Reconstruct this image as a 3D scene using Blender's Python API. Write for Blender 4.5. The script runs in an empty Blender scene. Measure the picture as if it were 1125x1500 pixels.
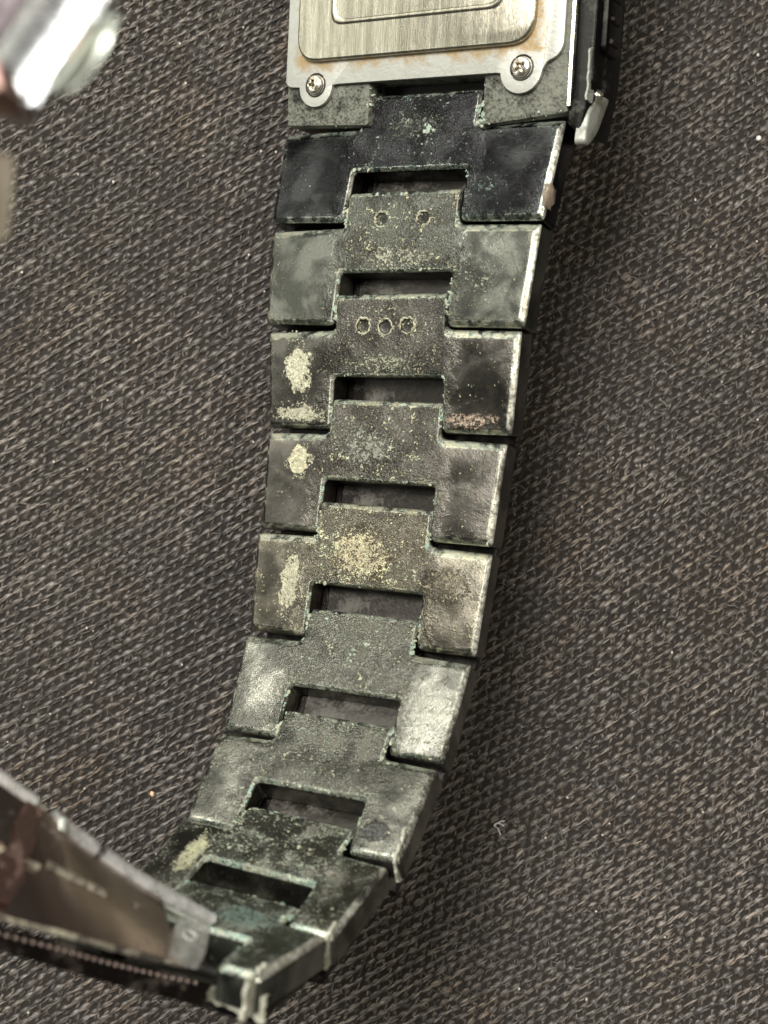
import bpy, bmesh, math, random
import numpy as np
from mathutils import Matrix, Vector
from mathutils import noise as mnoise

# 1 unit = 1 cm.  Fabric lies at z = 0, the camera looks down on it.
SC = bpy.context.scene
SC.unit_settings.scale_length = 0.01
COL = SC.collection
H = 16.5                     # camera height over the fabric
FPX = 1994.5                 # focal length in photograph pixels (1500 high)

# ------------------------------------------------------------------ camera
cd = bpy.data.cameras.new('camera')
cam = bpy.data.objects.new('camera', cd); COL.objects.link(cam)
cam.location = (0, 0, H)
cd.sensor_fit = 'VERTICAL'; cd.sensor_height = 36.0; cd.sensor_width = 27.0
cd.lens = FPX / 1500.0 * 36.0
cd.clip_start = 0.1; cd.clip_end = 500
cd.dof.use_dof = True
cd.dof.focus_distance = 14.9
cd.dof.aperture_fstop = 0.29
SC.camera = cam

# ------------------------------------------------------------------ light
wd = bpy.data.worlds.new('World'); SC.world = wd; wd.use_nodes = True
bg = wd.node_tree.nodes['Background']
bg.inputs[0].default_value = (1.0, 0.95, 0.88, 1); bg.inputs[1].default_value = 0.08

def area_lamp(name, loc, aim, sx, sy, power, col):
    l = bpy.data.lights.new(name, 'AREA'); l.shape = 'RECTANGLE'; l.size = sx; l.size_y = sy
    l.energy = power; l.color = col
    o = bpy.data.objects.new(name, l); COL.objects.link(o)
    o.location = loc
    o.rotation_euler = (Vector(aim) - Vector(loc)).to_track_quat('-Z', 'Y').to_euler()
    return o
area_lamp('ceiling_light', (-17, 25, 55), (0, 0, 0), 24, 24, 46000, (1.0, 0.965, 0.925))
area_lamp('window_light', (-70, 20, 26), (0, 2, 2), 52, 20, 9500, (1.0, 1.0, 0.92))
area_lamp('top_window_light', (-32, 60, 31), (0, -1, 2), 46, 24, 13000, (1.0, 0.99, 0.92))  # unseen window beyond the top, set for reflections on the links
area_lamp('spot_light', (33, 8, 54), (0, 0, 0), 10, 10, 9000, (1.0, 0.91, 0.76))

SC.render.engine = 'CYCLES'
SC.cycles.use_denoising = True
SC.cycles.max_bounces = 6
vs = SC.view_settings
vs.view_transform = 'Standard'; vs.look = 'None'; vs.exposure = 0.52; vs.gamma = 1
vs.use_curve_mapping = False

# ------------------------------------------------------------------ helpers
rnd = random.Random(11)
nrg = np.random.default_rng(5)

class NT:
    """small node-tree helper"""
    def __init__(s, name):
        s.m = bpy.data.materials.new(name); s.m.use_nodes = True
        s.t = s.m.node_tree; s.n = s.t.nodes; s.l = s.t.links
        s.p = s.n['Principled BSDF']
    def node(s, typ, **kw):
        nd = s.n.new(typ)
        for k, v in kw.items(): setattr(nd, k, v)
        return nd
    def put(s, sock, v):
        if isinstance(v, bpy.types.NodeSocket): s.l.new(v, sock)
        elif v is not None: sock.default_value = v
    def obj(s, off=(0, 0, 0), scale=(1, 1, 1)):
        t = s.node('ShaderNodeTexCoord'); m = s.node('ShaderNodeMapping')
        s.l.new(t.outputs['Object'], m.inputs[0])
        m.inputs[1].default_value = off; m.inputs[3].default_value = scale
        return m.outputs[0]
    def noise(s, vec, scale, detail=4, rough=.6, dist=0.0):
        nd = s.node('ShaderNodeTexNoise'); s.put(nd.inputs['Vector'], vec)
        nd.inputs['Scale'].default_value = scale; nd.inputs['Detail'].default_value = detail
        nd.inputs['Roughness'].default_value = rough; nd.inputs['Distortion'].default_value = dist
        return nd.outputs['Fac']
    def ramp(s, v, a, b, lo=0.0, hi=1.0, smooth=True):
        nd = s.node('ShaderNodeMapRange'); nd.clamp = True
        nd.interpolation_type = 'SMOOTHSTEP' if smooth else 'LINEAR'
        s.put(nd.inputs[0], v); nd.inputs[1].default_value = a; nd.inputs[2].default_value = b
        nd.inputs[3].default_value = lo; nd.inputs[4].default_value = hi
        return nd.outputs[0]
    def math(s, op, a, b=None, c=None, clamp=False):
        nd = s.node('ShaderNodeMath', operation=op); nd.use_clamp = clamp
        s.put(nd.inputs[0], a); s.put(nd.inputs[1], b)
        if c is not None: s.put(nd.inputs[2], c)
        return nd.outputs[0]
    def vmath(s, op, a, b=None):
        nd = s.node('ShaderNodeVectorMath', operation=op)
        s.put(nd.inputs[0], a); s.put(nd.inputs[1], b)
        return nd.outputs['Value'] if op in ('LENGTH', 'DOT_PRODUCT') else nd.outputs[0]
    def mix(s, f, a, b):
        nd = s.node('ShaderNodeMix', data_type='RGBA')
        s.put(nd.inputs[0], f)
        s.put(nd.inputs[6], a if isinstance(a, bpy.types.NodeSocket) else (*a, 1))
        s.put(nd.inputs[7], b if isinstance(b, bpy.types.NodeSocket) else (*b, 1))
        return nd.outputs[2]
    def edge(s, radius, samples=6):
        b = s.node('ShaderNodeBevel'); b.samples = samples; b.inputs[0].default_value = radius
        g = s.node('ShaderNodeNewGeometry')
        d = s.vmath('DOT_PRODUCT', b.outputs[0], g.outputs['True Normal'])
        return s.math('SUBTRACT', 1.0, d, clamp=True)
    def bump(s, h, strength, dist):
        b = s.node('ShaderNodeBump'); b.inputs['Strength'].default_value = strength
        b.inputs['Distance'].default_value = dist; s.put(b.inputs['Height'], h)
        s.l.new(b.outputs[0], s.p.inputs['Normal'])
    def set(s, **kw):
        for k, v in kw.items():
            k = {'color': 'Base Color', 'rough': 'Roughness', 'metal': 'Metallic', 'spec': 'Specular IOR Level',
                 'trans': 'Transmission Weight', 'alpha': 'Alpha', 'coat': 'Coat Weight'}[k]
            s.put(s.p.inputs[k], (*v, 1) if k == 'Base Color' and isinstance(v, tuple) else v)
        return s.m

def mesh_obj(name, verts, faces, mat, parent=None, smooth=None, mw=None):
    me = bpy.data.meshes.new(name)
    me.from_pydata([tuple(v) for v in verts], [], faces); me.update()
    return link(name, me, mat, parent, smooth, mw)

def link(name, me, mat, parent=None, smooth=None, mw=None):
    if smooth is not None:
        me.polygons.foreach_set('use_smooth', [True] * len(me.polygons))
        me.set_sharp_from_angle(angle=math.radians(smooth))
    if mat: me.materials.append(mat)
    o = bpy.data.objects.new(name, me); COL.objects.link(o)
    if parent: o.parent = parent
    if mw is not None: o.matrix_local = mw
    return o

def from_bm(name, bm, mat, parent=None, smooth=None, mw=None):
    bmesh.ops.recalc_face_normals(bm, faces=bm.faces)
    me = bpy.data.meshes.new(name); bm.to_mesh(me); bm.free()
    return link(name, me, mat, parent, smooth, mw)

def fillet(pts, r, seg=3):
    """round the corners of a 2D polygon; r is one radius or one per corner"""
    out = []; n = len(pts)
    for i in range(n):
        rr = r[i] if isinstance(r, (list, tuple)) else r
        p = Vector(pts[i]); a = Vector(pts[i - 1]) - p; b = Vector(pts[(i + 1) % n]) - p
        k = min(rr, a.length * .45, b.length * .45)
        if k < 1e-4: out.append(tuple(p)); continue
        pa = p + a.normalized() * k; pb = p + b.normalized() * k
        for j in range(seg + 1):
            t = j / seg
            q = pa * (1 - t) ** 2 + p * 2 * t * (1 - t) + pb * t * t
            out.append((q.x, q.y))
    return out

def prism_bm(pts, z0, z1, bev=0.0, seg=2, bev_low=0.0):
    """polygon extruded from z1 (face) down to z0, its face edge rounded by bev"""
    bm = bmesh.new()
    top = [bm.verts.new((x, y, z1)) for x, y in pts]
    low = [bm.verts.new((x, y, z0)) for x, y in pts]
    n = len(pts)
    ft = bm.faces.new(top); fl = bm.faces.new(low[::-1])
    for i in range(n):
        bm.faces.new((top[i], low[i], low[(i + 1) % n], top[(i + 1) % n]))
    bmesh.ops.recalc_face_normals(bm, faces=bm.faces)
    if bev > 0:
        bmesh.ops.bevel(bm, geom=list(ft.edges), offset=bev, segments=seg, profile=.5, affect='EDGES', clamp_overlap=True)
    if bev_low > 0 and fl.is_valid:
        bmesh.ops.bevel(bm, geom=list(fl.edges), offset=bev_low, segments=1, profile=.5, affect='EDGES', clamp_overlap=True)
    return bm

def rect(x0, x1, y0, y1): return [(x0, y0), (x1, y0), (x1, y1), (x0, y1)]

def tube(bm, pts, r, sides=6, cap=True):
    rings = []
    n = len(pts)
    for i, p in enumerate(pts):
        p = Vector(p); t = (Vector(pts[min(i + 1, n - 1)]) - Vector(pts[max(i - 1, 0)])).normalized()
        u = t.orthogonal().normalized(); v = t.cross(u)
        rr = r[i] if isinstance(r, (list, tuple)) else r
        rings.append([bm.verts.new(p + (u * math.cos(a) + v * math.sin(a)) * rr) for a in [2 * math.pi * k / sides for k in range(sides)]])
    for a, b in zip(rings, rings[1:]):
        for k in range(sides):
            bm.faces.new((a[k], a[(k + 1) % sides], b[(k + 1) % sides], b[k]))
    if cap:
        bm.faces.new(rings[0][::-1]); bm.faces.new(rings[-1])

# ------------------------------------------------------------------ materials
def metal_link(name, seed, base, film, film_col, speck, speck_col, edge_col, teal, rough=.30, patches=(), film_scale=2.6, pits=(), T=1.4, wing=.3):
    m = NT(name)
    v = m.obj((seed * 7.31, seed * 3.17, seed * 1.9)); raw = m.obj()
    n_big = m.noise(v, film_scale, 5, .55, .5)
    n_low = m.noise(v, 1.7, 1, .5)
    n_mid = m.noise(v, 7, 5, .65, .3)
    n_sp = m.noise(v, 22, 3, .65)
    n_gr = m.noise(v, 55, 3, .7)
    scr = m.noise(m.obj((seed, seed, 0), (40, 3, 6)), 3.0, 3, .6)
    tcn = m.node('ShaderNodeTexCoord'); sn = m.node('ShaderNodeSeparateXYZ'); m.l.new(tcn.outputs['Normal'], sn.inputs[0])
    nx, ny, nz = sn.outputs[0], sn.outputs[1], sn.outputs[2]
    sp_ = m.node('ShaderNodeSeparateXYZ'); m.l.new(raw, sp_.inputs[0])
    # the outer wings are rubbed smooth by the wrist, the middle keeps its crust
    mid = m.ramp(m.math('ADD', m.math('ABSOLUTE', sp_.outputs[0]), m.math('MULTIPLY', m.math('SUBTRACT', n_mid, .5), .5)), T / 2 + .22, T / 2 - .06, wing, 1)
    face = m.ramp(nz, .35, .9, .05, 1)
    crust = m.math('MULTIPLY', face, mid)
    grain = m.math('ADD', m.math('MULTIPLY', n_sp, .45), m.math('MULTIPLY', n_gr, .55))
    fm = m.ramp(m.math('ADD', m.math('MULTIPLY', n_big, .7), m.math('MULTIPLY', grain, .3)), .60 - film * .17, .70 - film * .12)
    fm = m.math('MULTIPLY', m.math('MULTIPLY', fm, m.ramp(grain, .40, .58, .3, 1)), crust)
    col = m.mix(m.ramp(n_big, .38, .62), tuple(c * .55 for c in base), tuple(c * 1.35 for c in base))
    col = m.mix(m.math('MULTIPLY', fm, .8), col, m.mix(m.ramp(n_gr, .35, .65), tuple(c * .5 for c in film_col), tuple(min(1, c * 1.3) for c in film_col)))
    cover = m.math('MULTIPLY', fm, .5)
    dens = m.math('ADD', speck * .085 - .015, m.math('MULTIPLY', m.math('SUBTRACT', n_mid, .5), .42))
    dens = m.math('SUBTRACT', dens, m.math('MULTIPLY', m.math('SUBTRACT', 1, mid), .07))
    scol = m.mix(m.ramp(n_big, .42, .58), speck_col, m.mix(.5, edge_col, speck_col))
    solid = 0.0
    for (px, py, rx, ry, pc, k) in patches:
        d = m.vmath('LENGTH', m.vmath('MULTIPLY', m.vmath('SUBTRACT', raw, (px, py, 0)), (1 / rx, 1 / ry, .4)))
        d = m.math('ADD', d, m.math('MULTIPLY', m.math('SUBTRACT', n_mid, .5), 3.2))
        d = m.math('ADD', d, m.math('MULTIPLY', m.math('SUBTRACT', n_sp, .5), 1.2))
        d = m.math('ADD', d, m.math('MULTIPLY', m.math('SUBTRACT', n_gr, .5), 1.6))
        pf = m.ramp(d, 1.2, .35)
        dens = m.math('ADD', dens, m.math('MULTIPLY', pf, .22 * k))
        scol = m.mix(m.ramp(pf, .05, .4), scol, m.mix(m.ramp(n_sp, .38, .58), tuple(c * .6 for c in pc), tuple(c * .92 for c in pc)))
    scol = m.mix(m.ramp(n_gr, .36, .60), m.mix(.55, scol, (.06, .06, .045)), scol)
    sm = m.math('MULTIPLY', m.ramp(m.math('ADD', grain, dens), .61, .67), face)
    col = m.mix(sm, col, scol)
    # crust packed along the rims of the face
    em2 = m.math('MULTIPLY', m.math('MULTIPLY', m.ramp(m.edge(.17, 4), .008, .13), m.ramp(m.math('ADD', grain, m.math('MULTIPLY', m.math('SUBTRACT', n_mid, .5), .5)), .52 - teal * .03, .58)), crust)
    ecol = m.mix(m.ramp(n_mid, .42, .60), edge_col, speck_col)
    col = m.mix(m.math('MULTIPLY', em2, .35 + .45 * teal), col, ecol)
    # rounded rims: worn plating and crust, plus edge highlights painted on the right side
    ch = m.math('MULTIPLY', m.ramp(nz, .22, .40), m.ramp(nz, .99, .93))
    for (px, py) in pits:
        ch = m.math('MULTIPLY', ch, m.ramp(m.vmath('LENGTH', m.vmath('SUBTRACT', raw, (px, py, 0))), .085, .10))
    for (px, py) in pits:          # darker colour inside the punched pits
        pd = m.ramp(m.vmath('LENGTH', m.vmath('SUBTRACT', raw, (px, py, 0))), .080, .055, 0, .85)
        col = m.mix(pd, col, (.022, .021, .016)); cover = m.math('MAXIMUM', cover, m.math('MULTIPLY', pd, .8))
    right = m.math('MULTIPLY', ch, m.ramp(nx, .25, .55))
    top = m.math('MULTIPLY', ch, m.ramp(ny, .3, .6))
    wear_glint = m.math('MAXIMUM', m.math('MULTIPLY', right, m.ramp(m.math('ADD', m.math('MULTIPLY', n_low, .6), m.math('MULTIPLY', n_mid, .4)), .36, .54, .15, 1)), m.math('MAXIMUM', m.math('MULTIPLY', top, m.ramp(n_mid, .38, .54, .1, .9)), m.math('MULTIPLY', ch, m.ramp(n_mid, .46, .60, 0, .6))))
    low = m.math('MULTIPLY', m.math('MULTIPLY', ch, m.ramp(ny, -.3, -.6)), mid)
    wear_glint = m.math('MAXIMUM', wear_glint, m.math('MULTIPLY', low, m.ramp(grain, .42, .54, .2, .95)))
    wear_glint_col = m.mix(right, m.mix(m.ramp(n_sp, .4, .6), ecol, (.55, .57, .48)), m.mix(m.ramp(n_sp, .35, .62), (.30, .30, .24), (.84, .84, .74)))
    col = m.mix(wear_glint, col, wear_glint_col)
    cover = m.math('MAXIMUM', cover, m.math('MAXIMUM', m.math('MULTIPLY', sm, .9), m.math('MAXIMUM', m.math('MULTIPLY', wear_glint, .3), m.math('MULTIPLY', em2, .6))))
    metal = m.math('SUBTRACT', .98, m.math('MULTIPLY', cover, .95), clamp=True)
    rg = m.math('ADD', m.math('MULTIPLY', cover, .25), m.math('ADD', rough - .17, m.math('ADD', m.math('MULTIPLY', n_mid, .10), m.math('MULTIPLY', scr, .14))), clamp=True)
    h = m.math('ADD', m.math('MULTIPLY', m.math('ADD', n_sp, n_gr), .5), m.math('MULTIPLY', m.math('ADD', m.math('MULTIPLY', sm, 1.5), m.math('ADD', cover, em2)), .5))
    h = m.math('MULTIPLY', h, m.math('ADD', .02, m.math('MULTIPLY', m.math('MAXIMUM', m.math('POWER', crust, 1.6), sm), .98)))
    h = m.math('ADD', h, m.math('ADD', m.math('MULTIPLY', n_mid, .10), m.math('MULTIPLY', n_low, 1.5)))
    m.bump(h, .7, .034)
    return m.set(color=col, metal=metal, rough=rg)

def simple_metal(name, col, rough, seed=1.0, dirt=(.2, .17, .1), amt=.3, scale=(1, 1, 1), bump=.15, metal=1.0):
    m = NT(name); v = m.obj((seed, seed * 2, 0), scale)
    n1 = m.noise(v, 4, 5, .65); n2 = m.noise(v, 32, 3, .65)
    k = m.math('MULTIPLY', m.ramp(n1, .6 - amt * .3, .78 - amt * .2), m.ramp(n2, .3, .6, .3, 1))
    c = m.mix(k, m.mix(n2, tuple(x * .8 for x in col), col), dirt)
    m.bump(m.math('ADD', n1, m.math('MULTIPLY', n2, .4)), bump, .02)
    return m.set(color=c, metal=m.math('MULTIPLY', m.math('SUBTRACT', 1, k), metal), rough=m.math('ADD', m.math('MULTIPLY', k, .4), m.math('ADD', rough - .05, m.math('MULTIPLY', n2, .12))))

M_steel = NT('brushed_steel')          # raised back plate, grain along the case
_v = M_steel.obj((0, 0, 0), (38, 1.0, 1)); _s = M_steel.noise(_v, 2.2, 5, .75); _b = M_steel.noise(M_steel.obj(), 2.2, 4, .6)
_f = M_steel.noise(M_steel.obj((2, 0, 0), (7, .6, 1)), 1.5, 3, .6)
M_steel.bump(_s, .22, .012)
M_steel = M_steel.set(color=M_steel.mix(M_steel.ramp(_f, .35, .65), (.33, .312, .238), (.49, .468, .37)), metal=1.0,
                      rough=M_steel.math('ADD', .17, M_steel.math('MULTIPLY', _s, .16)))

def frame_material():
    m = NT('back_frame_steel'); raw = m.obj()
    n1 = m.noise(raw, 5, 5, .65, .5); n2 = m.noise(raw, 26, 3, .65)
    # rust stain creeping out from under the raised plate
    sx = m.node('ShaderNodeSeparateXYZ'); m.l.new(raw, sx.inputs[0])
    ax = m.math('SUBTRACT', m.math('ABSOLUTE', m.math('ADD', sx.outputs[0], -.02)), 1.42)
    ay = m.math('SUBTRACT', .72, sx.outputs[1])
    d = m.math('MAXIMUM', ax, ay)
    st = m.ramp(m.math('ADD', d, m.math('MULTIPLY', m.math('SUBTRACT', n1, .5), .5)), .16, .0)
    st = m.math('MULTIPLY', st, m.ramp(n2, .3, .6, .45, 1))
    c = m.mix(st, m.mix(n1, (.38, .385, .34), (.53, .535, .475)), m.mix(n2, (.16, .09, .03), (.42, .30, .12)))
    m.bump(m.math('ADD', n1, m.math('MULTIPLY', n2, .6)), .25, .02)
    return m.set(color=c, metal=m.math('SUBTRACT', .6, m.math('MULTIPLY', st, .55)), rough=m.math('ADD', .42, m.math('MULTIPLY', n2, .14)))
M_frame = frame_material()
M_case = simple_metal('case_plating', (.018, .018, .016), .38, 3, (.04, .04, .033), .25, bump=.12)
M_lug = simple_metal('lug_plating', (.03, .03, .026), .36, 5, (.15, .155, .12), 1.15, bump=.6)
M_edge = simple_metal('worn_bright_edge', (.75, .74, .62), .25, 2, (.45, .42, .3), .2)
M_screw = simple_metal('screw_steel', (.66, .62, .52), .22, 4, (.3, .2, .1), .25)
M_dark = simple_metal('dark_recess_metal', (.03, .028, .024), .5, 7, (.05, .045, .03), .3, metal=.6)
M_plate = simple_metal('outer_plate_metal', (.022, .020, .018), .34, 6, (.05, .042, .033), .3, bump=.4)
M_floor = simple_metal('slot_floor_metal', (.055, .051, .045), .33, 11, (.09, .083, .068), .45, bump=.2)
M_clasp = simple_metal('clasp_steel', (.44, .36, .32), .15, 8, (.30, .27, .22), .0, bump=.06)
M_clasp2 = simple_metal('clasp_grimy_steel', (.33, .30, .25), .35, 9, (.32, .30, .22), .75, bump=.5)
M_bead = simple_metal('bead_steel', (.24, .19, .165), .34, 3, (.12, .09, .07), .6, bump=.3)
M_cover = simple_metal('cover_steel', (.05, .04, .035), .3, 3, (.09, .075, .06), .4, bump=.4)
M_chrome = simple_metal('polished_chrome', (.52, .53, .53), .22, 4, (.45, .43, .44), .3, bump=.04)
M_pale = simple_metal('pale_satin_steel', (.66, .72, .63), .35, 2, (.6, .6, .45), .2, bump=.05, metal=.45)
M_satin = simple_metal('satin_grey_steel', (.46, .40, .42), .34, 6, (.34, .29, .31), .4, bump=.1)
M_tray = simple_metal('grimy_tray', (.10, .085, .07), .4, 12, (.24, .225, .165), .75, bump=.7)
M_brass = simple_metal('yellowed_steel', (.74, .68, .54), .4, 2, (.6, .52, .38), .2, bump=.05, metal=.2)
M_pink = simple_metal('copper_tinted_steel', (.26, .17, .145), .4, 2, (.3, .2, .16), .2, bump=.08)

def film_material(name, col, alpha, rough):
    m = NT(name); v = m.obj(); n1 = m.noise(v, 9, 4, .6); n2 = m.noise(m.obj((0, 0, 0), (40, 6, 10)), 2, 3, .6)
    m.bump(m.math('ADD', n1, n2), .35, .03)
    c = m.mix(m.ramp(n1, .3, .7), tuple(x * .75 for x in col), col)
    return m.set(color=c, rough=rough, trans=.35, alpha=m.ramp(n1, .3, .7, alpha - .12, min(1, alpha + .12)))
M_film = film_material('peeling_clear_film', (.70, .70, .67), .62, .2)
M_rim = film_material('pale_film_rim', (.62, .62, .60), .70, .18)
M_tab = film_material('clear_tab', (.42, .42, .38), .42, .2)
M_flake = film_material('chipped_film', (.58, .58, .46), .93, .5)
M_grey = simple_metal('worn_pale_corner', (.33, .34, .30), .42, 5, (.14, .14, .11), .6, bump=.3, metal=.3)
M_amber = film_material('amber_blob', (.36, .29, .22), .9, .3)

def crumb_material():
    m = NT('dried_residue')
    a = m.node('ShaderNodeAttribute', attribute_name='tint')
    n = m.noise(m.obj(), 50, 3, .6)
    c = m.mix(a.outputs['Fac'], m.mix(n, (.18, .175, .115), (.52, .50, .35)), m.mix(n, (.09, .18, .145), (.30, .43, .35)))
    m.bump(n, .5, .02)
    return m.set(color=c, rough=.62)
M_crumb = crumb_material()

# ------------------------------------------------------------------ fabric
def h_np(x, y):
    h = .08 * np.sin(x * .55 + y * .21 + .6) + .06 * np.sin(x * .33 - y * .62 + 2.0) + .045 * np.sin(x * 1.1 + y * .8) + .02 * np.sin(x * 2.3 - y * 1.6 + 1)
    h += .11 * np.exp(-(((x - 2.0) / 1.2) ** 2 + ((y - .2) / 2.4) ** 2))      # soft fold to the right of the band
    h += .30 / (1 + np.exp(-((x * .75 - y * .66) - 6.2) / .9))                # cloth rises to the lower right
    h -= .10 + .12 * np.exp(-(((x + .6) / 1.6) ** 2 + ((y - 6.2) / 2.2) ** 2))
    return h

def fabric_base():
    m = NT('fabric_ground'); v = m.obj(); n = m.noise(v, 14, 4, .7)
    m.bump(n, .6, .05)
    return m.set(color=m.mix(n, (.014, .0122, .0105), (.040, .035, .030)), rough=.9, spec=.15)

def thread_mat():
    m = NT('fabric_thread')
    a = m.node('ShaderNodeAttribute', attribute_name='shade')
    v = m.obj(); n = m.noise(v, .55, 5, .6, .8); n2 = m.noise(v, 40, 2, .6)
    k = m.math('MULTIPLY', a.outputs['Fac'], m.ramp(n, .34, .66, .6, 1.25))
    c = m.mix(k, (.024, .0208, .0178), (.33, .285, .235))
    c = m.mix(m.ramp(m.noise(v, .7, 4, .65, .5), .50, .70, 0, .6), c, m.mix(k, (.032, .022, .014), (.38, .28, .18)))
    m.bump(n2, .5, .012)
    m.p.inputs['Sheen Weight'].default_value = .12
    return m.set(color=c, rough=.40, spec=.6)

gx, gy = 130, 160
xs = np.linspace(-15, 15, gx); ys = np.linspace(-18, 18, gy)
X, Y = np.meshgrid(xs, ys)
V = np.stack([X, Y, h_np(X, Y)], -1).reshape(-1, 3)
fc = [(j * gx + i, j * gx + i + 1, (j + 1) * gx + i + 1, (j + 1) * gx + i) for j in range(gy - 1) for i in range(gx - 1)]
fabric = mesh_obj('fabric', V, fc, fabric_base(), smooth=80)
fabric['kind'] = 'structure'
fabric['label'] = 'dark grey woven twill fabric under the watch'

def float_threads():
    """yarn floats: rounded rows along the twill lines, thin fibre strands lying on them, short steep ones between"""
    a0 = math.radians(29)
    u = np.array([math.cos(a0), math.sin(a0)]); p = np.array([-math.sin(a0), math.cos(a0)])
    row, step = .122, .152
    ext = 12.0
    R = np.arange(-int(ext / row), int(ext / row)); S = np.arange(-int(ext / step), int(ext / step))
    phase = (np.arange(len(R)) * .618 + nrg.uniform(-.1, .1, len(R))) % 1
    cs, an, ln, wd_, ht, sh, zz = [], [], [], [], [], [], []
    def family(off_s, off_p, jit_s, jit_p, ang, jang, L, w_, h_, z, beta, smax, open_w):
        rr, ss = np.meshgrid(np.arange(len(R)), S, indexing='ij'); rr = rr.ravel(); ss = ss.ravel(); n = len(rr)
        sx = (ss + phase[rr] + off_s) * step + nrg.normal(0, jit_s, n)
        px = (R[rr] + off_p) * row + nrg.normal(0, jit_p, n)
        wob = .05 * np.sin(sx * .8 + px * .5) + .03 * np.sin(px * 1.7 - sx * .3)
        c = sx[:, None] * u + (px + wob)[:, None] * p
        ok = (np.abs(c[:, 0]) < 7.0) & (np.abs(c[:, 1]) < 8.6)
        c = c[ok]; n = len(c)
        right = 1 / (1 + np.exp(-(c[:, 0] - .6) / .8))
        cs.append(c); an.append(math.radians(ang) + nrg.normal(0, jang, n) + open_w * right)
        ln.append(L * nrg.uniform(.7, 1.15, n) * (1 - .12 * right)); wd_.append(w_ * nrg.uniform(.7, 1.25, n))
        ht.append(h_ * nrg.uniform(.75, 1.2, n)); zz.append(np.full(n, z)); sh.append(np.clip(nrg.beta(*beta, n) * smax, 0, 1))
    family(0, 0, .008, .004, 30, .05, .22, .044, .044, -.012, (3, 7), .36, .05)          # yarn bodies
    family(.5, .5, .010, .005, 58, .18, .110, .030, .022, -.014, (2, 6), .36, .20)       # crossing yarns between the rows
    for k in range(3):                                                                     # fibre strands on the bodies
        family(.05 * (k - 1), (k - 1) * .12, .045, .009, 30, .12, .15, .0072, .016, .026 - .006 * abs(k - 1), (1.1, 2.3), 1.0, .10)
    for k in range(2):
        family(.5 + .06 * (k - .5), .5 + .12 * (k - .5), .02, .010, 61, .28, .095, .008, .012, .010, (1.2, 3.6), .8, .16)
    c = np.concatenate(cs); an = np.concatenate(an); ln = np.concatenate(ln); w = np.concatenate(wd_); ht = np.concatenate(ht); sh = np.concatenate(sh); z0 = np.concatenate(zz)
    n = len(c)
    ca, sa = np.cos(an), np.sin(an)
    ts = [(-.55, .7), (0, 1.0), (.55, .7)]
    arc = [math.radians(a) for a in (0, 60, 120, 180)]
    vs_ = []
    def put(l, s, z):
        x = c[:, 0] + l * ca - s * sa; y = c[:, 1] + l * sa + s * ca
        vs_.append(np.stack([x, y, h_np(x, y) + z0 + z], -1))
    put(-ln / 2, 0 * w, -.25 * ht)
    for t, k in ts:
        for a in arc: put(t * ln / 2 * 1.1, w * k * math.cos(a), ht * (k * math.sin(a)) - (1 - k) * .5 * ht)
    put(ln / 2, 0 * w, -.25 * ht)
    VV = np.stack(vs_, 1)                                   # n,14,3
    nv = 14
    q = []
    for r in range(2):
        for k in range(3):
            a = 1 + r * 4 + k; q.append((a, a + 4, a + 5, a + 1))
    tr = [(0, 1 + k, 2 + k) for k in range(3)] + [(13, 9 + k + 1, 9 + k) for k in range(3)]
    base = (np.arange(n) * nv)[:, None]
    Q = (base[:, :, None] + np.array(q)[None]).reshape(-1, 4); T = (base[:, :, None] + np.array(tr)[None]).reshape(-1, 3)
    me = bpy.data.meshes.new('woven_threads')
    me.vertices.add(n * nv); me.vertices.foreach_set('co', VV.reshape(-1))
    nl = Q.size + T.size; me.loops.add(nl)
    me.loops.foreach_set('vertex_index', np.concatenate([Q.ravel(), T.ravel()]).astype(np.int32))
    me.polygons.add(len(Q) + len(T))
    st = np.concatenate([np.arange(len(Q)) * 4, len(Q) * 4 + np.arange(len(T)) * 3]).astype(np.int32)
    me.polygons.foreach_set('loop_start', st)
    me.polygons.foreach_set('use_smooth', np.ones(len(st), bool))
    me.update(); me.validate()
    at = me.attributes.new('shade', 'FLOAT', 'POINT'); at.data.foreach_set('value', np.repeat(sh, nv).astype(np.float32))
    me.materials.append(MT)
    o = bpy.data.objects.new('woven_threads', me); COL.objects.link(o); o.parent = fabric
    o['kind'] = 'stuff'; o['label'] = 'raised diagonal threads of the dark twill'
MT = thread_mat()
float_threads()

def fuzz():
    """loose fibre ends standing off the cloth"""
    bm = bmesh.new()
    for k in range(5200):
        if k % 3: x = rnd.uniform(.5, 6.2); y = rnd.uniform(-7.4, 5)
        else: x = rnd.uniform(-5.5, 6); y = rnd.uniform(-7.4, 7)
        z = float(h_np(np.array(x), np.array(y))) + .02
        a = rnd.uniform(0, 6.28); L = rnd.uniform(.05, .16) * (1.6 if rnd.random() < .06 else 1)
        pts = []; 
        for j in range(4):
            t = j / 3
            pts.append(Vector((x, y, z + .055 * math.sin(t * 3.0) * rnd.uniform(.6, 1.2))))
            x += math.cos(a) * L / 3; y += math.sin(a) * L / 3; a += rnd.uniform(-.9, .9)
        w = rnd.uniform(.0022, .0045)
        prev = None
        for j, p in enumerate(pts):
            sd = Vector((-math.sin(a), math.cos(a), .3)) * w * (1 if j < 3 else .3)
            cur = (bm.verts.new(p - sd), bm.verts.new(p + sd))
            if prev: bm.faces.new((prev[0], prev[1], cur[1], cur[0]))
            prev = cur
    m = NT('fibre'); mt = m.set(color=(.17, .155, .14), rough=.6, spec=.4)
    o = from_bm('loose_fibres', bm, mt, fabric); o['kind'] = 'stuff'; o['label'] = 'fine fuzz of loose fibres on the twill'
fuzz()

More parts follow.
